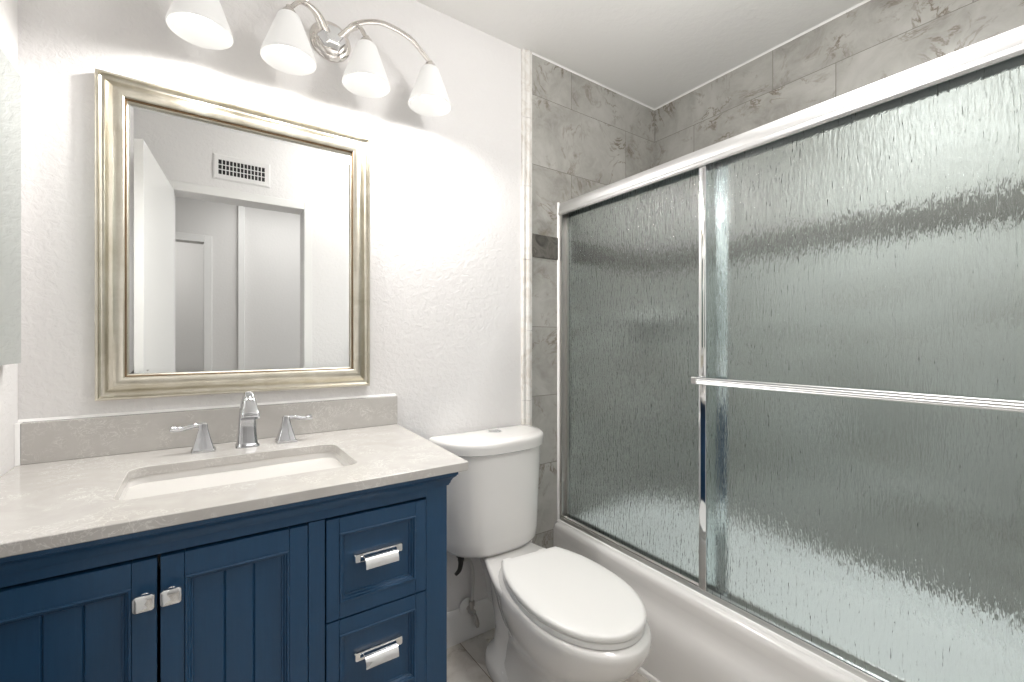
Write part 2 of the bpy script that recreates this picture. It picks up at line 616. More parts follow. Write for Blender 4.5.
# ------------------------------------------------------------------ shower enclosure
HB, HT = 1.750, 1.807
enc = thing('shower_door_frame', (1.365, YF / 2, .36), 'bright aluminium shower door frame with header rail and track on the tub rim', 'shower frame')
bm = B()
prof = [(1.335, HB), (1.331, HB + .006), (1.331, HB + .014), (1.333, HB + .018), (1.332, HB + .032), (1.334, HB + .046), (1.339, HT), (1.349, HT + .003), (1.398, HT + .003), (1.398, HB),
        (1.394, HB), (1.394, HB + .034), (1.366, HB + .034), (1.366, HB + .012), (1.362, HB + .012), (1.362, HB + .034), (1.340, HB + .034), (1.340, HB)]
prism(bm, prof, 'y', YF + .0095, -.0095)
obj('header', bm, M['alu'], enc, smooth=True, ang=28)
bm = B()
zb = .3640
prof = [(1.334, -.001), (1.334, .003), (1.336, .006), (1.3405, .0165), (1.3425, .0175), (1.3430, .006), (1.353, .006), (1.353, .016), (1.358, .019), (1.364, .019), (1.368, .016), (1.3715, .006), (1.385, .006), (1.385, .022), (1.392, .024), (1.397, .020), (1.397, -.001)]
loft(bm, [[Vector((p[0], y, zb + p[1] + zt(y))) for p in prof] for y in (-.0095, YF + .0095)])
obj('bottom_track', bm, M['alud'], enc, smooth=True, ang=30)
for ya, yb in ((-.0095, -.034), (YF + .0095, YF + .034)):
    bm = B()
    prof = [(1.336, ya), (1.336, yb), (1.341, yb), (1.341, (ya + yb) / 2), (1.368, (ya + yb) / 2), (1.368, yb), (1.372, yb), (1.372, (ya + yb) / 2), (1.391, (ya + yb) / 2), (1.391, yb), (1.396, yb), (1.396, ya)]
    prism(bm, prof, 'z', .388 + zt(ya), HB - .001)
    obj('wall_jamb', bm, M['alud'], enc)
# caulk bead along the wall and the rim
bm = B()
prism(bm, [(1.328, -.0095), (1.3355, -.0095), (1.3355, -.017), (1.331, -.0145)], 'z', .36, HT + .004)
loft(bm, [[Vector((x, y, z + zt(y))) for x, z in ((1.326, .3618), (1.334, .3618), (1.334, .370), (1.330, .368))] for y in (-.0095, YF + .0095)])
c = obj('caulk_bead', bm, M['caulk'], enc)
c['label'] = 'white caulk bead'

def glass_sheet(name, x, ya, yb, par, ztop=1.772, zbot=.372):
    bm = B()
    v = []
    for xx in (x - .0026, x + .0026):
        v.append([Vector((xx, ya, zbot + zt(ya))), Vector((xx, yb, zbot + zt(yb))), Vector((xx, yb, ztop)), Vector((xx, ya, ztop))])
    loft(bm, v)
    return obj(name, bm, M['glass'], par)

pan = thing('sliding_shower_door', (1.347, -1.11, .38), 'nearer textured glass sliding shower door with the long towel bar', 'shower door')
glass_sheet('glass_pane', 1.348, -.722, -1.49, pan, zbot=.3735)
bm = B()
prism(bm, [(1.3425, -.705), (1.3415, -.710), (1.3415, -.727), (1.3425, -.731), (1.3530, -.731), (1.3530, -.7225), (1.3530, -.705)], 'z', .3750 + zt(.72), 1.765)
s = obj('edge_stile', bm, M['chrome'], pan, bevel=.0012)
s['label'] = 'chrome edge stile'
bm = B()
BX = 1.308
prof = [(BX, 1.041), (BX - .002, 1.0435), (BX - .001, 1.046), (BX - .003, 1.0485), (BX - .001, 1.0515), (BX - .003, 1.0545), (BX - .001, 1.057), (BX - .002, 1.061), (BX, 1.063), (BX + .007, 1.063), (BX + .007, 1.041)]
prism(bm, prof, 'y', -.712, -1.47)
tb = obj('towel_bar', bm, M['alu'], pan, smooth=True, ang=25)
tb['label'] = 'ribbed aluminium towel bar'
for yy in (-.7105, -1.47):
    bm = B()
    box(bm, BX - .004, 1.3412, yy - .010, yy + .010, 1.0395, 1.0645)
    obj('bracket', bm, M['chrome'], tb, bevel=.003)
pan2 = thing('sliding_shower_door', (1.378, -.41, .38), 'farther textured glass sliding shower door, partly behind the one with the towel bar', 'shower door')
glass_sheet('glass_pane', 1.3785, -.036, -.785, pan2, zbot=.3720)
bm = B()
prism(bm, [(1.3725, -.748), (1.3715, -.752), (1.3715, -.783), (1.3725, -.787), (1.3840, -.787), (1.3840, -.748)], 'z', .3725 + zt(.78), 1.765)
s = obj('edge_stile', bm, M['chrome'], pan2, bevel=.0012)
s['label'] = 'chrome edge stile'

# corner shelf inside the shower
sh = thing('corner_shelf', (1.93, -.10, 1.29), 'small pale corner shelf in the shower, seen blurred through the glass', 'shelf')
bm = B()
pts = [(XR - .0005, -.0095)] + [(XR - .0005 - .2 * math.sin(math.radians(a)), -.0095 - .2 * math.cos(math.radians(a))) for a in range(0, 91, 9)]
loft(bm, [at_z(pts, 1.295), at_z(pts, 1.318)])
obj('shelf_slab', bm, M['porc'], sh, bevel=.004)

# ------------------------------------------------------------------ vanity cabinet
VX0, VX1, VF, VB = -.335, .491, -.575, -.016
van = thing('vanity_cabinet', ((VX0 + VX1) / 2, -.3, 0), 'navy blue painted bathroom vanity with two panelled doors and drawers', 'vanity')
def frame_panel(name, x0, x1, z0, z1, stile, rail, planks, par, yf=VF):
    """door or drawer front: stiles and rails with hairline joints, stepped moulding, recessed panel; its back sits at yf"""
    bm = B()
    th = .004                                   # stands this far off the face frame
    f = yf - th
    xi0, xi1, zi0, zi1 = x0 + stile, x1 - stile, z0 + rail, z1 - rail
    g = .0006
    for a, b in ((x0, xi0 - g), (xi1 + g, x1)):
        box(bm, a, b, f, yf + .018, z0, z1)
    for a, b in ((z0, zi0), (zi1, z1)):
        box(bm, xi0, xi1, f, yf + .018, a, b)
    box(bm, xi0 - .002, xi1 + .002, f + .0025, yf + .017, z0 + .002, z1 - .002) if False else None
    # stepped moulding
    def ring(d, y):
        return [Vector((xi0 + d, y, zi0 + d)), Vector((xi1 - d, y, zi0 + d)), Vector((xi1 - d, y, zi1 - d)), Vector((xi0 + d, y, zi1 - d))]
    loft(bm, [ring(-.0002, yf + .015), ring(-.0002, f - .0012), ring(.0018, f - .0022), ring(.0042, f - .0014), ring(.0052, f + .0030), ring(.0075, f + .0038), ring(.0095, f + .0085), ring(.0125, f + .0090), ring(.0130, f + .0115)], False, False)
    # panel of planks with V grooves
    px0, px1, pz0, pz1 = xi0 + .0128, xi1 - .0128, zi0 + .0128, zi1 - .0128
    pf = f + .011
    wv = .0022
    outl = [(px0, pf + .008), (px0, pf)]
    for i in range(1, planks):
        gx = px0 + (px1 - px0) * i / planks
        outl += [(gx - wv, pf), (gx, pf + .0032), (gx + wv, pf)]
    outl += [(px1, pf), (px1, pf + .008)]
    prism(bm, outl, 'z', pz0, pz1)
    return obj(name, bm, M['blue'], par, bevel=.0006, seg=1)

# carcass: sides, face frame, back, floor, feet
bm = B()
T = .018
box(bm, VX0, VX0 + T, VF + .02, VB, .0, .862)
box(bm, VX1 - T, VX1, VF + .02, VB, .0, .862)
box(bm, VX0 + T, VX1 - T, VB - .008, VB, .08, .862)
box(bm, VX0 + T, VX1 - T, VF + .04, VB - .008, .10, .118)
FZ0, FZ1 = .130, .808
box(bm, VX0, -.303, VF, VF + .02, .0, .862)                      # left stile and foot
box(bm, .437, VX1, VF, VF + .02, .0, .862)                       # right stile and foot
box(bm, .1785, .2105, VF, VF + .02, FZ0, FZ1)                    # mid stile
box(bm, -.303, .437, VF, VF + .02, FZ1 + .002, .862)             # top rail
box(bm, -.303, .437, VF, VF + .02, .085, FZ0 - .002)             # bottom rail
obj('carcass', bm, M['blue'], van, bevel=.0008, seg=1)
# dark gaps are the real cavity: a backing behind doors
bm = B()
def crown_ring(off, z):
    return [Vector((VX0 - off * .5, VB, z)), Vector((VX0 - off * .5, VF - off, z)), Vector((VX1 + off, VF - off, z)), Vector((VX1 + off, VB, z))]
loft(bm, [crown_ring(.0002, .829), crown_ring(.0035, .829), crown_ring(.0045, .833), crown_ring(.0060, .8335), crown_ring(.0075, .840), crown_ring(.0115, .847), crown_ring(.0175, .852),
          crown_ring(.0178, .8545), crown_ring(.0205, .8555), crown_ring(.0205, .8625), crown_ring(-.02, .8625)], False, False, closed=False)
obj('crown_moulding', bm, M['blue'], van, smooth=True, ang=25)
DZ0 = .134
dL = frame_panel('door', -.3005, -.0640, DZ0, .8055, .034, .042, 3, van)
dR = frame_panel('door', -.0590, .1765, DZ0, .8055, .034, .042, 3, van)
drs = []
for z0, z1 in ((.593, .8055), (.364, .5895), (DZ0, .3605)):
    drs.append(frame_panel('drawer', .2125, .4345, z0, z1, .026, .032, 1, van))

def knob(x, z, par):
    bm = B()
    yb = VF - .004
    lathe(bm, [(.0085, 0), (.0085, -.003), (.0050, -.006), (.0050, -.014)], (x, yb, z), 20, 'y')
    def r(hw, hh, rr, y):
        return [Vector((x + p[0], y, z + p[1])) for p in rrect(-hw, hw, -hh, hh, rr, 4)]
    loft(bm, [r(.007, .006, .003, yb - .013), r(.0132, .0122, .0045, yb - .0165), r(.0148, .0138, .005, yb - .019), r(.0150, .0140, .005, yb - .0215), r(.0142, .0132, .0048, yb - .0240), r(.0125, .0115, .004, yb - .0252), r(.006, .005, .002, yb - .0258)])
    k = obj('knob', bm, M['chrome'], par, smooth=True, ang=35)
    k['label'] = 'square chrome knob'
knob(-.0800, .743, dL)
knob(-.0435, .743, dR)

def pull(x, z, par):
    yb = VF + .0072
    bm = B()
    def r(x0, x1, hh, y, rr):
        return [Vector((p[0], y, z + p[1])) for p in rrect(x0, x1, -hh, hh, rr, 4)]
    loft(bm, [r(x - .054, x + .054, .010, yb, .004), r(x - .054, x + .054, .010, yb - .014, .004), r(x - .052, x + .052, .0085, yb - .017, .0035)])
    p = obj('pull', bm, M['chrome'], par, smooth=True, ang=35)
    p['label'] = 'chrome bar pull'
    bm = B()                                      # the curved finger lip in front
    prof = [(yb - .0168, z + .0065), (yb - .029, z + .0050), (yb - .036, z - .0005), (yb - .0395, z - .009), (yb - .0400, z - .0175),
            (yb - .0380, z - .0178), (yb - .0365, z - .010), (yb - .0335, z - .003), (yb - .027, z + .0022), (yb - .0168, z + .0030)]
    prism(bm, prof, 'x', x - .036, x + .036)
    obj('finger_lip', bm, M['chrome'], p, smooth=True, ang=35)
for d, zz in zip(drs, (.712, .500, .268)):
    pull(.322, zz, d)

# ------------------------------------------------------------------ countertop, backsplash, sink
CZ0, CZ1 = .8627, .884
bm = B()
SKX0, SKX1, SKY0, SKY1 = -.137, .313, -.468, -.203
def outer(z, d):
    pts = rrect(XL + .001 + d, .556 - d, -.600 + d, -.0005 - 0 * d, .003, 6)
    return [Vector((p[0] + (p[1] + .3) * (.059 if p[0] > .2 else 0) , p[1], z)) for p in pts]
inn = lambda z, d: at_z(rrect(SKX0 - d, SKX1 + d, SKY0 - d, SKY1 + d, .035, 6), z)
rings = [inn(CZ0, 0), outer(CZ0, .0015), outer(CZ0 + .0015, 0), outer(CZ1 - .0015, 0), outer(CZ1, .0015), inn(CZ1, .0015), inn(CZ1 - .0015, 0), inn(CZ0, 0)]
loft(bm, rings, False, False)
ct = obj('countertop', bm, M['quartz'], None, smooth=True, ang=25)
tag(ct, 'pale grey quartz countertop with rectangular sink cutout on the blue vanity', 'countertop')
bm = B(); box(bm, XL + .0085, .573, -.020, -.0005, CZ1 + .0003, .984)
bs = obj('backsplash', bm, M['quartz'], None, bevel=.0015)
tag(bs, 'grey quartz backsplash strip along the wall behind the faucet', 'backsplash')

bm = B()
prism(bm, [(-.0005, .984), (-.0065, .9845), (-.005, .9865), (-.0005, .991)], 'x', XL + .0005, .572)
prism(bm, [(XL + .0005, -.0005), (XL + .0083, -.0005), (XL + .0083, -.0195), (XL + .005, -.023), (XL + .0005, -.026)], 'z', CZ1 + .0003, .984)
struct('trim_8', bm, M['caulk'])
sink = thing('sink', ((SKX0 + SKX1) / 2, (SKY0 + SKY1) / 2, .72), 'white rectangular undermount basin sunk into the grey countertop', 'sink')
def sr(d, z, r, ex=0, ey=0):
    return at_z(rrect(SKX0 - d + ex, SKX1 + d - ex, SKY0 - d + ey, SKY1 + d - ey, r, 6), z)
bm = B()
loft(bm, [sr(.012, .846, .04), sr(.020, .8465, .045), sr(.020, .8622, .045), sr(.003, .8622, .037), sr(.002, .855, .037), sr(-.004, .835, .04), sr(-.012, .80, .045, .012, 0), sr(-.02, .75, .05, .035, .004), sr(-.035, .715, .05, .055, .01), sr(-.08, .704, .04, .06, .01),
          sr(-.08, .695, .04, .06, .01), sr(-.03, .702, .05, .05, .005), sr(-.008, .745, .05, .03, 0), sr(.002, .80, .045, .008, 0), sr(.010, .835, .042)])
obj('basin', bm, M['basin'], sink, smooth=True, ang=60)
bm = B()
lathe(bm, [(.0, .0), (.022, 0), (.026, -.001), (.026, -.003)][::-1] if False else [(.030, 0), (.030, .0025), (.027, .004), (.019, .0025), (.018, .006), (.002, .008)], ((SKX0 + SKX1) / 2, -.335, .704), 28)
obj('drain', bm, M['chrome'], sink, smooth=True)

# ------------------------------------------------------------------ faucet
fau = thing('faucet', (.105, -.115, CZ1), 'chrome widespread faucet with arched spout and two lever handles', 'faucet')
bm = B()
def fr(cx, cy, hw, hd, z, r, tilt=0.0):
    return [Vector((cx + p[0], cy + p[1], z + tilt * p[1])) for p in rrect(-hw, hw, -hd, hd, r, 5)]
FX = .105
fy = -.098
loft(bm, [fr(FX, fy, .0290, .0280, CZ1, .012), fr(FX, fy, .0290, .0280, CZ1 + .004, .012), fr(FX, fy, .0255, .0245, CZ1 + .009, .012), fr(FX, fy, .0248, .0238, CZ1 + .012, .012),
          fr(FX, fy, .0225, .0210, CZ1 + .045, .011), fr(FX, fy - .001, .0205, .0190, CZ1 + .080, .010), fr(FX, fy - .005, .0190, .0175, CZ1 + .105, .010, .15),
          fr(FX, fy - .013, .0140, .0150, CZ1 + .122, .007, .45), fr(FX, fy - .022, .0105, .0140, CZ1 + .134, .006, .8)], True, True)
# the arched spout
sp = catmull([(FX, fy - .006, CZ1 + .108), (FX, fy - .019, CZ1 + .134), (FX, fy - .043, CZ1 + .145), (FX, fy - .071, CZ1 + .136), (FX, fy - .096, CZ1 + .110), (FX, fy - .106, CZ1 + .092)], 6)
rings = []
for i, p in enumerate(sp):
    t_ = i / (len(sp) - 1)
    d = (sp[min(i + 1, len(sp) - 1)] - sp[max(i - 1, 0)]).normalized()
    u = Vector((1, 0, 0)); v = d.cross(u)
    hw = .0190 - .0090 * math.sin(math.pi * min(1, t_ / .85)) + .0030 * t_; hh = .0150 - .0045 * t_
    rings.append([p + u * q[0] + v * q[1] for q in rrect(-hw, hw, -hh, hh, min(hw, hh) * .6, 5)])
loft(bm, rings)
obj('spout', bm, M['chrome2'], fau, smooth=True, ang=45)
for cx, sgn in ((.003, -1), (.203, 1)):
    bm = B()
    cy = -.103
    loft(bm, [fr(cx, cy, .0270, .0245, CZ1, .003), fr(cx, cy, .0270, .0245, CZ1 + .005, .003), fr(cx, cy, .0240, .0215, CZ1 + .008, .003), fr(cx, cy, .0165, .0150, CZ1 + .036, .0035),
              fr(cx, cy, .0105, .0100, CZ1 + .062, .0035), fr(cx, cy, .0095, .0095, CZ1 + .073, .004), fr(cx, cy, .006, .006, CZ1 + .0775, .003)])
    h = obj('handle', bm, M['chrome2'], fau, smooth=True, ang=30)
    bm = B()
    zt_ = CZ1 + .070
    tube(bm, [(cx - sgn * .002, cy, zt_), (cx + sgn * .020, cy - .001, zt_ + .001), (cx + sgn * .045, cy - .003, zt_ - .004), (cx + sgn * .062, cy - .004, zt_ - .004), (cx + sgn * .070, cy - .005, zt_ - .001)], [.0085, .0085, .0095, .0105, .0095], 14, True, .8, up=(0, 0, 1))
    obj('lever', bm, M['chrome2'], h, smooth=True, ang=50)

# ------------------------------------------------------------------ wall mirror
MX0, MX1, MZ0, MZ1 = -.2245, .4745, 1.027, 1.874
mir = thing('wall_mirror', ((MX0 + MX1) / 2, 0, MZ0), 'rectangular wall mirror in a wide champagne silver frame above the vanity', 'mirror')
def sweep_rect(bm, prof):
    rings = []
    for w_, h_ in prof:
        rings.append([Vector((MX0 + w_, -h_, MZ0 + w_)), Vector((MX1 - w_, -h_, MZ0 + w_)), Vector((MX1 - w_, -h_, MZ1 - w_)), Vector((MX0 + w_, -h_, MZ1 - w_))])
    loft(bm, rings, False, False)
bm = B()
prof = [(.0, .0006), (0, .0215), (.0010, .0245), (.0035, .0260), (.0062, .0250), (.0076, .0225), (.0080, .0195)]
n = 12
for i in range(n + 1):                             # one broad scoop ...
    t_ = i / n
    prof.append((.0088 + .0242 * t_, .0190 - .0042 * math.sin(math.pi * min(1, t_ * 1.25)) * (1 - t_) * 1.4 + .0100 * t_ * t_))
for i in range(1, n + 1):                          # ... rolling over into the inner crest
    a = math.radians(90 + 78 * (i / n)) - math.radians(35) * (1 - i / n)
    prof.append((.0330 + .0255 * i / n, .0290 + .0048 * math.sin(math.pi * (i / n) ** .85)))
prof += [(.0590, .0262), (.0590, .0006)]
sweep_rect(bm, prof)
obj('frame', bm, M['leaf'], mir, smooth=True, ang=35)
bm = B()
sweep_rect(bm, [(.0588, .014), (.0588, .0265), (.0603, .0272), (.0625, .0240), (.0627, .0125)])
o = obj('inner_liner', bm, M['brown'], mir, smooth=True, ang=35)
o['label'] = 'thin brown inner bead'
bm = B()
sweep_rect(bm, [(.0625, .0120), (.0625, .0205), (.0652, .0185), (.0657, .0122)])
o = obj('inner_bead', bm, M['leaf'], mir, smooth=True, ang=35)
bm = B()
gx0, gx1, gz0, gz1 = MX0 + .0627, MX1 - .0627, MZ0 + .0627, MZ1 - .0627
def gr(d, y): return [Vector((gx0 + d, y, gz0 + d)), Vector((gx1 - d, y, gz0 + d)), Vector((gx1 - d, y, gz1 - d)), Vector((gx0 + d, y, gz1 - d))]
loft(bm, [gr(0, -.004), gr(0, -.0112), gr(.0125, -.0120)])
obj('mirror_glass', bm, M['mirror'], mir)

# ------------------------------------------------------------------ vanity light
vl = thing('vanity_light', (.325, 0, 2.11), 'four-light bath bar with curved nickel arms and white cone shades above the mirror', 'wall light')
LX, LZ = .350, 2.172
bm = B()
lathe(bm, [(.064, -.0005), (.064, -.006), (.060, -.0095), (.051, -.0115), (.048, -.015), (.042, -.018), (.02, -.019)], (LX, 0, LZ), 48, 'y')
obj('backplate', bm, M['nickel'], vl, smooth=True, ang=35)
bm = B()
def hexr(r, y, dz=0): return [Vector((LX + r * math.cos(math.radians(60 * i)), y, LZ + dz + r * .86 * math.sin(math.radians(60 * i)))) for i in range(6)]
loft(bm, [hexr(.046, -.016), hexr(.043, -.026), hexr(.033, -.050), hexr(.030, -.053)])
obj('hub', bm, M['chrome'], vl, bevel=.002)
for i, sx in enumerate(SHADE_X):
    side = -1 if sx < LX else 1
    inner = i in (1, 2)
    top = 2.141
    bm = B()
    if inner:
        pth = [(LX + side * .020, -.046, LZ), (LX + side * .042, -.075, LZ + .016), (LX + side * .066, -.105, LZ + .014), (sx, SHADE_Y, top + .002)]
        if abs(sx - LX) > .1:
            pth = [(LX + side * .020, -.046, LZ), (LX + side * .055, -.078, LZ + .024), (LX + side * .105, -.110, LZ + .020), (sx, SHADE_Y, top + .002)]
        tube(bm, pth, .0115, 14, True, .55, up=(0, 0, 1))
    else:
        d = sx - LX
        pth = [(LX + side * .036, -.040, LZ + .010), (LX + d * .20, -.066, LZ + .044), (LX + d * .45, -.098, LZ + .062), (LX + d * .74, -.122, LZ + .036), (LX + d * .91, -.129, LZ - .004), (sx, SHADE_Y, top + .002)]
        tube(bm, pth, .0095, 14, True, .65, up=(0, 0, 1))
    obj('arm', bm, M['nickel'], vl, smooth=True, ang=50)
    bm = B()
    lathe(bm, [(.006, .010), (.009, .008), (.0095, .002), (.017, -.004), (.0215, -.014), (.0225, -.022), (.018, -.022)], (sx, SHADE_Y, top), 28)
    obj('socket_cup', bm, M['nickel'], vl, smooth=True, ang=40)
    bm = B()
    zt0 = 2.124
    prof = [(.021, 0), (.0262, -.001), (.0305, -.006), (.0375, -.026), (.0520, -.066), (.0650, -.102), (.0725, -.124), (.0733, -.1305), (.0716, -.132), (.0696, -.130), (.0687, -.124), (.0612, -.102), (.0482, -.066), (.0338, -.026), (.027, -.008), (.021, -.004)]
    lathe(bm, prof + [prof[0]], (sx, SHADE_Y, zt0), 48, cap0=False, cap1=False)
    s = obj('lamp_shade', bm, M['shade'], vl, smooth=True, ang=60)
    bm = B()
    lathe(bm, [(.013, 0), (.014, -.02), (.017, -.030), (.0265, -.045), (.0295, -.060), (.0270, -.076), (.018, -.088), (.004, -.093)], (sx, SHADE_Y, 2.103), 28)
    # the bulb hangs around the point light, open above it
    b_ = obj('bulb', bm, M['bulb'], s, smooth=True, ang=60)
    b_['label'] = 'glowing white bulb'

# ------------------------------------------------------------------ toilet
TXC = .921
def turn(bm, deg=-5.3, c=(.93, -.36)):
    """the bowl stands slightly skewed towards the vanity"""
    bmesh.ops.rotate(bm, verts=bm.verts, cent=(c[0], c[1], 0), matrix=Matrix.Rotation(math.radians(deg), 3, 'Z'))
    bmesh.ops.translate(bm, verts=bm.verts, vec=(.006, 0, 0))
    return bm
toi = thing('toilet', (TXC, -.45, 0), 'white two-piece toilet with closed lid between the vanity and the tub', 'toilet')
def dee(hw, yb, yfr, z, ex=2.6, n=40, rb=.02):
    """D-shaped plan: straight back at yb, bowed front reaching yfr"""
    pts = []
    for i in range(n + 1):
        a = math.pi * i / n
        c_, s_ = math.cos(a), math.sin(a)
        x = hw * math.copysign(abs(c_) ** (2 / ex), c_)
        y = -abs(s_) ** (2 / ex)
        pts.append((TXC + x, (yb - rb) + (yb - rb - yfr) * y, z))
    pts += [(TXC - hw, yb - rb * .5, z), (TXC - hw + rb * .3, yb - rb * .1, z), (TXC - hw + rb, yb, z), (TXC, yb, z), (TXC + hw - rb, yb, z), (TXC + hw - rb * .3, yb - rb * .1, z), (TXC + hw, yb - rb * .5, z)]
    return [Vector(p) for p in pts]
bm = B()
loft(bm, [dee(.165, -.045, -.190, .404), dee(.188, -.03, -.212, .410), dee(.198, -.024, -.221, .425), dee(.202, -.022, -.224, .46), dee(.209, -.02, -.230, .62), dee(.2175, -.018, -.234, .776)])
obj('tank', bm, M['porc'], toi, smooth=True, ang=50)
bm = B()
loft(bm, [dee(.2225, -.016, -.237, .7765), dee(.2295, -.013, -.243, .780), dee(.231, -.012, -.2445, .800), dee(.231, -.012, -.2445, .812), dee(.2275, -.014, -.2415, .819), dee(.2185, -.02, -.234, .823), dee(.19, -.04, -.20, .8245), dee(.10, -.09, -.14, .8255)])
tl = obj('tank_lid', bm, M['porc'], toi, smooth=True, ang=50)
bm = B()
lathe(bm, [(.0270, -.002), (.0270, .003), (.0245, .0042), (.0235, .0030), (.0225, .0030), (.0215, .0042), (.003, .0046)], (TXC + .02, -.088, .825), 36)
box(bm, TXC + .0193, TXC + .0207, -.106, -.064, .829, .8299)
o = obj('flush_button', bm, M['chrome'], tl, smooth=True, ang=40)
o['label'] = 'round chrome dual flush button'

def egg(hw, yb, yfr, z, yw=None, exf=2.0, exb=2.4, n=48):
    """plan oval: widest at yw, front tip at yfr, back at yb"""
    if yw is None: yw = yb + (yfr - yb) * .5
    pts = []
    for i in range(n):
        a = 2 * math.pi * i / n
        c_, s_ = math.cos(a), math.sin(a)
        ex = exf if s_ > 0 else exb
        x = hw * math.copysign(abs(c_) ** (2 / ex), c_)
        y = yw + (yfr - yw) * abs(s_) ** (2 / ex) if s_ > 0 else yw + (yb - yw) * abs(s_) ** (2 / ex)
        pts.append(Vector((TXC + x, y, z)))
    return pts
bm = B()
# rim and bowl flowing down into the front pedestal
loft(bm, [egg(.105, -.20, -.62, .0, -.45, 2.4, 3), egg(.108, -.20, -.625, .012, -.45, 2.4, 3), egg(.100, -.21, -.615, .03, -.45, 2.4, 3), egg(.092, -.24, -.610, .10, -.46, 2.3, 3), egg(.094, -.26, -.625, .17, -.47, 2.2, 2.6),
          egg(.112, -.26, -.675, .225, -.50, 2.1, 2.4), egg(.140, -.25, -.745, .275, -.53, 2.1, 2.4), egg(.158, -.245, -.803, .325, -.55, 2.05, 2.4), egg(.1665, -.25, -.828, .365, -.56, 2.05, 2.4),
          egg(.170, -.255, -.837, .388, -.56, 2.05, 2.4), egg(.169, -.26, -.835, .402, -.56, 2.05, 2.4), egg(.165, -.265, -.831, .409, -.56, 2.05, 2.4), egg(.10, -.33, -.75, .410, -.56, 2.05, 2.4)])
# deck behind the seat carrying the tank
def deck(hw0, hw1, y0_, y1_, z, r=.03):
    return [Vector((TXC + p[0] * (hw0 + (hw1 - hw0) * (p[1] - y0_) / (y1_ - y0_)), p[1], z)) for p in rrect(-1, 1, y0_, y1_, r, 5)]
def deck2(hw0, hw1, ya, yb, z):
    n_ = 8
    L = []
    for i in range(n_ + 1):
        t_ = i / n_
        y = ya + (yb - ya) * t_
        hw = hw0 + (hw1 - hw0) * (t_ * t_ * (3 - 2 * t_))
        L.append((hw, y))
    return [Vector((TXC + h, y, z)) for h, y in L] + [Vector((TXC - h, y, z)) for h, y in L[::-1]]
loft(bm, [deck2(.055, .080, -.12, -.36, .20), deck2(.065, .115, -.10, -.40, .30), deck2(.082, .150, -.085, -.42, .365), deck2(.092, .160, -.08, -.42, .392), deck2(.090, .157, -.082, -.42, .402), deck2(.082, .145, -.09, -.41, .4045)])
# trapway bulge and foot at the back
loft(bm, [egg(.108, -.12, -.46, .0, -.28, 2.6, 2.6), egg(.112, -.115, -.46, .02, -.28, 2.6, 2.6), egg(.104, -.12, -.46, .045, -.28, 2.6, 2.6), egg(.082, -.14, -.46, .075, -.30, 2.4, 2.4), egg(.074, -.14, -.46, .14, -.30, 2.4, 2.4),
          egg(.076, -.11, -.46, .22, -.28, 2.4, 2.4), egg(.082, -.10, -.44, .30, -.26, 2.4, 2.4), egg(.086, -.10, -.42, .34, -.25, 2.4, 2.4)])
turn(bm)
obj('bowl', bm, M['porc'], toi, smooth=True, ang=70)
for s_ in (-1, 1):
    bm = B()
    lathe(bm, [(.016, 0), (.016, .006), (.013, .013), (.006, .017), (.001, .0175)], (TXC + s_ * .083, -.31, .044), 20)
    turn(bm)
    obj('bolt_cap', bm, M['seatpl'], toi, smooth=True)
def seat_out(hw, yfr, ycut, z, d=0.0, yw=-.575, ex=2.2, n=44):
    hw -= d; yfr += d; ycut -= d
    yb = -.27
    pts = []
    # right side from the cut round the front to the left side
    amin = None
    for i in range(2000):
        a = -math.pi / 2 + math.pi / 2 * i / 2000
        s_ = abs(math.sin(a))
        y = yw + (yb - wd - yw) * s_ ** (2 / ex) if False else yw + (yb - yw) * s_ ** (2 / ex)
        if y <= ycut:
            amin = a; break
    for i in range(n + 1):
        a = amin + (math.pi - 2 * amin) * i / n
        c_, s_ = math.cos(a), math.sin(a)
        x = hw * math.copysign(abs(c_) ** (2 / ex), c_)
        y = yw + (yfr - yw) * abs(s_) ** (2 / 2.05) if s_ > 0 else yw + (yb - yw) * abs(s_) ** (2 / ex)
        if s_ > 0: x = hw * math.copysign(abs(c_) ** (2 / 2.05), c_)
        pts.append(Vector((TXC + x, y, z)))
    return pts
bm = B()
loft(bm, [seat_out(.1625, -.812, -.325, .4105, .006), seat_out(.1625, -.812, -.325, .413), seat_out(.1625, -.812, -.325, .426), seat_out(.1625, -.812, -.325, .4285, .004)])
turn(bm)
obj('seat', bm, M['seatpl'], toi, smooth=True, ang=45)
bm = B()
loft(bm, [seat_out(.1645, -.816, -.327, .4295, .006), seat_out(.1645, -.816, -.327, .432, .001), seat_out(.1645, -.816, -.327, .436), seat_out(.1645, -.816, -.327, .442), seat_out(.1645, -.816, -.327, .4465, .003), seat_out(.1645, -.816, -.327, .4490, .010), seat_out(.1645, -.816, -.327, .4505, .035), seat_out(.1645, -.816, -.327, .4510, .08)])
turn(bm)
obj('seat_lid', bm, M['seatpl'], toi, smooth=True, ang=45)
for s_ in (-1, 1):
    bm = B()
    loft(bm, [at_z(rrect(TXC + s_ * .072 - .02, TXC + s_ * .072 + .02, -.322, -.288, .008, 4), .404), at_z(rrect(TXC + s_ * .072 - .02, TXC + s_ * .072 + .02, -.322, -.288, .008, 4), .424), at_z(rrect(TXC + s_ * .072 - .016, TXC + s_ * .072 + .016, -.318, -.292, .008, 4), .430)])
    turn(bm)
    obj('hinge', bm, M['seatpl'], toi, smooth=True, ang=45)
bm = B()
lathe(bm, [(.017, .0), (.017, -.016), (.012, -.018), (.012, -.03)], (.777, -.115, .409), 16)
o = obj('tank_nut', bm, M['dark'], toi, smooth=True)
o['label'] = 'dark nut under the tank'

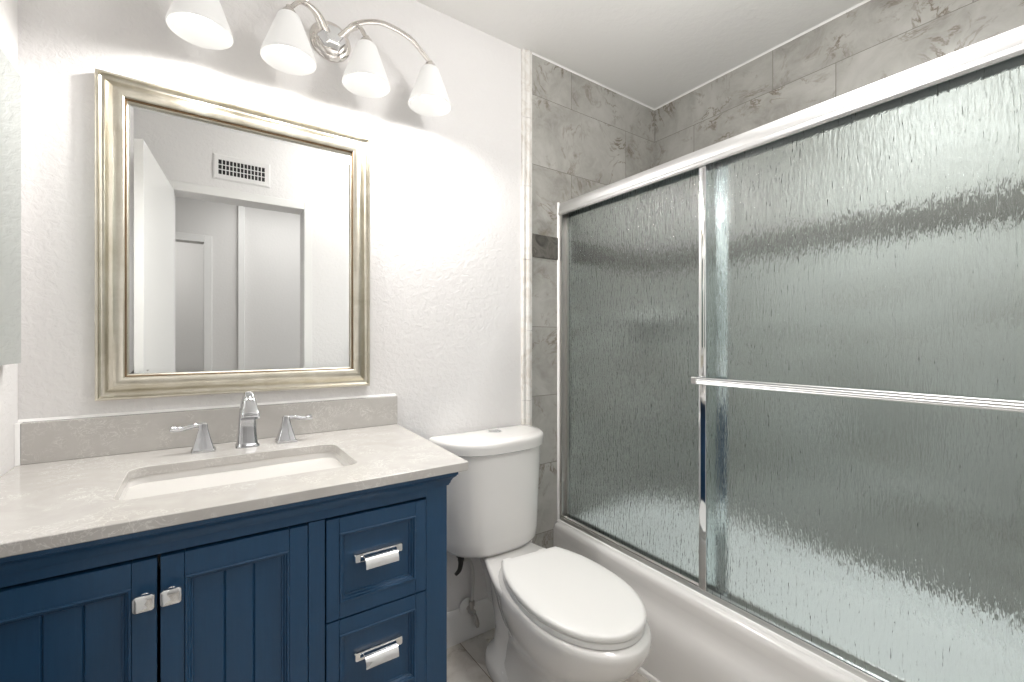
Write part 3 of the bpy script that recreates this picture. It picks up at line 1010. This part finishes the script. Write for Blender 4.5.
# ------------------------------------------------------------------ water supply
sv = thing('supply_valve', (.856, -.03, .128), 'small metal shutoff valve with grey hose on the wall beside the toilet', 'valve')
bm = B()
lathe(bm, [(.032, -.0145), (.032, -.0175), (.024, -.026), (.010, -.028)], (.856, 0, .135), 28, 'y')
o = obj('escutcheon', bm, M['trimw'], sv, smooth=True)
o['label'] = 'white wall flange'
bm = B()
lathe(bm, [(.008, -.026), (.008, -.044), (.0125, -.046), (.0125, -.068), (.009, -.072), (.007, -.080)], (.856, 0, .135), 18, 'y')
lathe(bm, [(.008, 0), (.008, .022), (.0115, .024), (.0115, .040), (.007, .042)], (.856, -.056, .135), 14)
obj('valve_body', bm, M['brass'], sv, smooth=True)
bm = B()
tube(bm, [(.856, -.080, .135), (.858, -.088, .122), (.860, -.092, .103), (.861, -.094, .092)], [.007, .008, .010, .006], 12, True, .6)
obj('valve_handle', bm, M['brass'], sv, smooth=True)
bm = B()
tube(bm, [(.856, -.056, .174), (.860, -.058, .235), (.856, -.064, .295), (.836, -.078, .345), (.808, -.095, .364), (.786, -.108, .372), (.777, -.115, .3775)], .0058, 12)
obj('supply_hose', bm, M['braid'], sv, smooth=True)
bm = B()
tube(bm, [(.752, -.120, .335), (.768, -.118, .345), (.775, -.116, .362), (.777, -.115, .3778)], [.006, .008, .009, .010], 12)
o = obj('hose_elbow', bm, M['dark'], sv, smooth=True)
o['label'] = 'dark elbow fitting under the tank'

# ------------------------------------------------------------------ medicine cabinet on the left wall
mc = thing('medicine_cabinet', (XL + .015, -.30, 1.13), 'frameless mirrored medicine cabinet on the left wall, at the left edge', 'cabinet')
bm = B(); box(bm, XL + .0005, XL + .022, -.475, -.108, 1.142, 1.765)
obj('cabinet_body', bm, M['trimw'], mc, bevel=.001)
bm = B(); box(bm, XL + .0225, XL + .029, -.483, -.100, 1.130, 1.776)
obj('mirrored_door', bm, M['mirror2'], mc, bevel=.0025, seg=2)

# ------------------------------------------------------------------ air vent above the doorway (seen in the mirror)
vt = thing('air_vent', (.195, YF, 2.11), 'white rectangular air vent grille high above the doorway, reflected in the mirror', 'vent')
bm = B()
vx0, vx1, vz0, vz1 = .050, .340, 2.106, 2.250
ix0, ix1, iz0, iz1 = vx0 + .027, vx1 - .030, vz0 + .030, vz1 - .030
def vr(x0, x1, z0, z1, y): return [Vector((x0, y, z0)), Vector((x1, y, z0)), Vector((x1, y, z1)), Vector((x0, y, z1))]
loft(bm, [vr(vx0, vx1, vz0, vz1, YF + .0005), vr(vx0, vx1, vz0, vz1, YF + .004), vr(vx0 + .008, vx1 - .008, vz0 + .008, vz1 - .008, YF + .008), vr(ix0, ix1, iz0, iz1, YF + .008), vr(ix0, ix1, iz0, iz1, YF + .0012)], False, False)
obj('vent_frame', bm, M['wall'], vt)
bm = B(); box(bm, ix0 - .001, ix1 + .001, YF + .0005, YF + .0011, iz0 - .001, iz1 + .001)  # flat sheet on the wall, the duct's shade put into its colour
obj('duct_shade_sheet', bm, M['duct_shade'], vt)
bm = B()
nb = 13
for i in range(1, nb):
    x = ix0 + (ix1 - ix0) * i / nb
    box(bm, x - .0022, x + .0022, YF + .003, YF + .0075, iz0, iz1)
for i in range(1, 3):
    z = iz0 + (iz1 - iz0) * i / 3
    box(bm, ix0, ix1, YF + .0025, YF + .006, z - .002, z + .002)
obj('louvre_grid', bm, M['trimw'], vt)
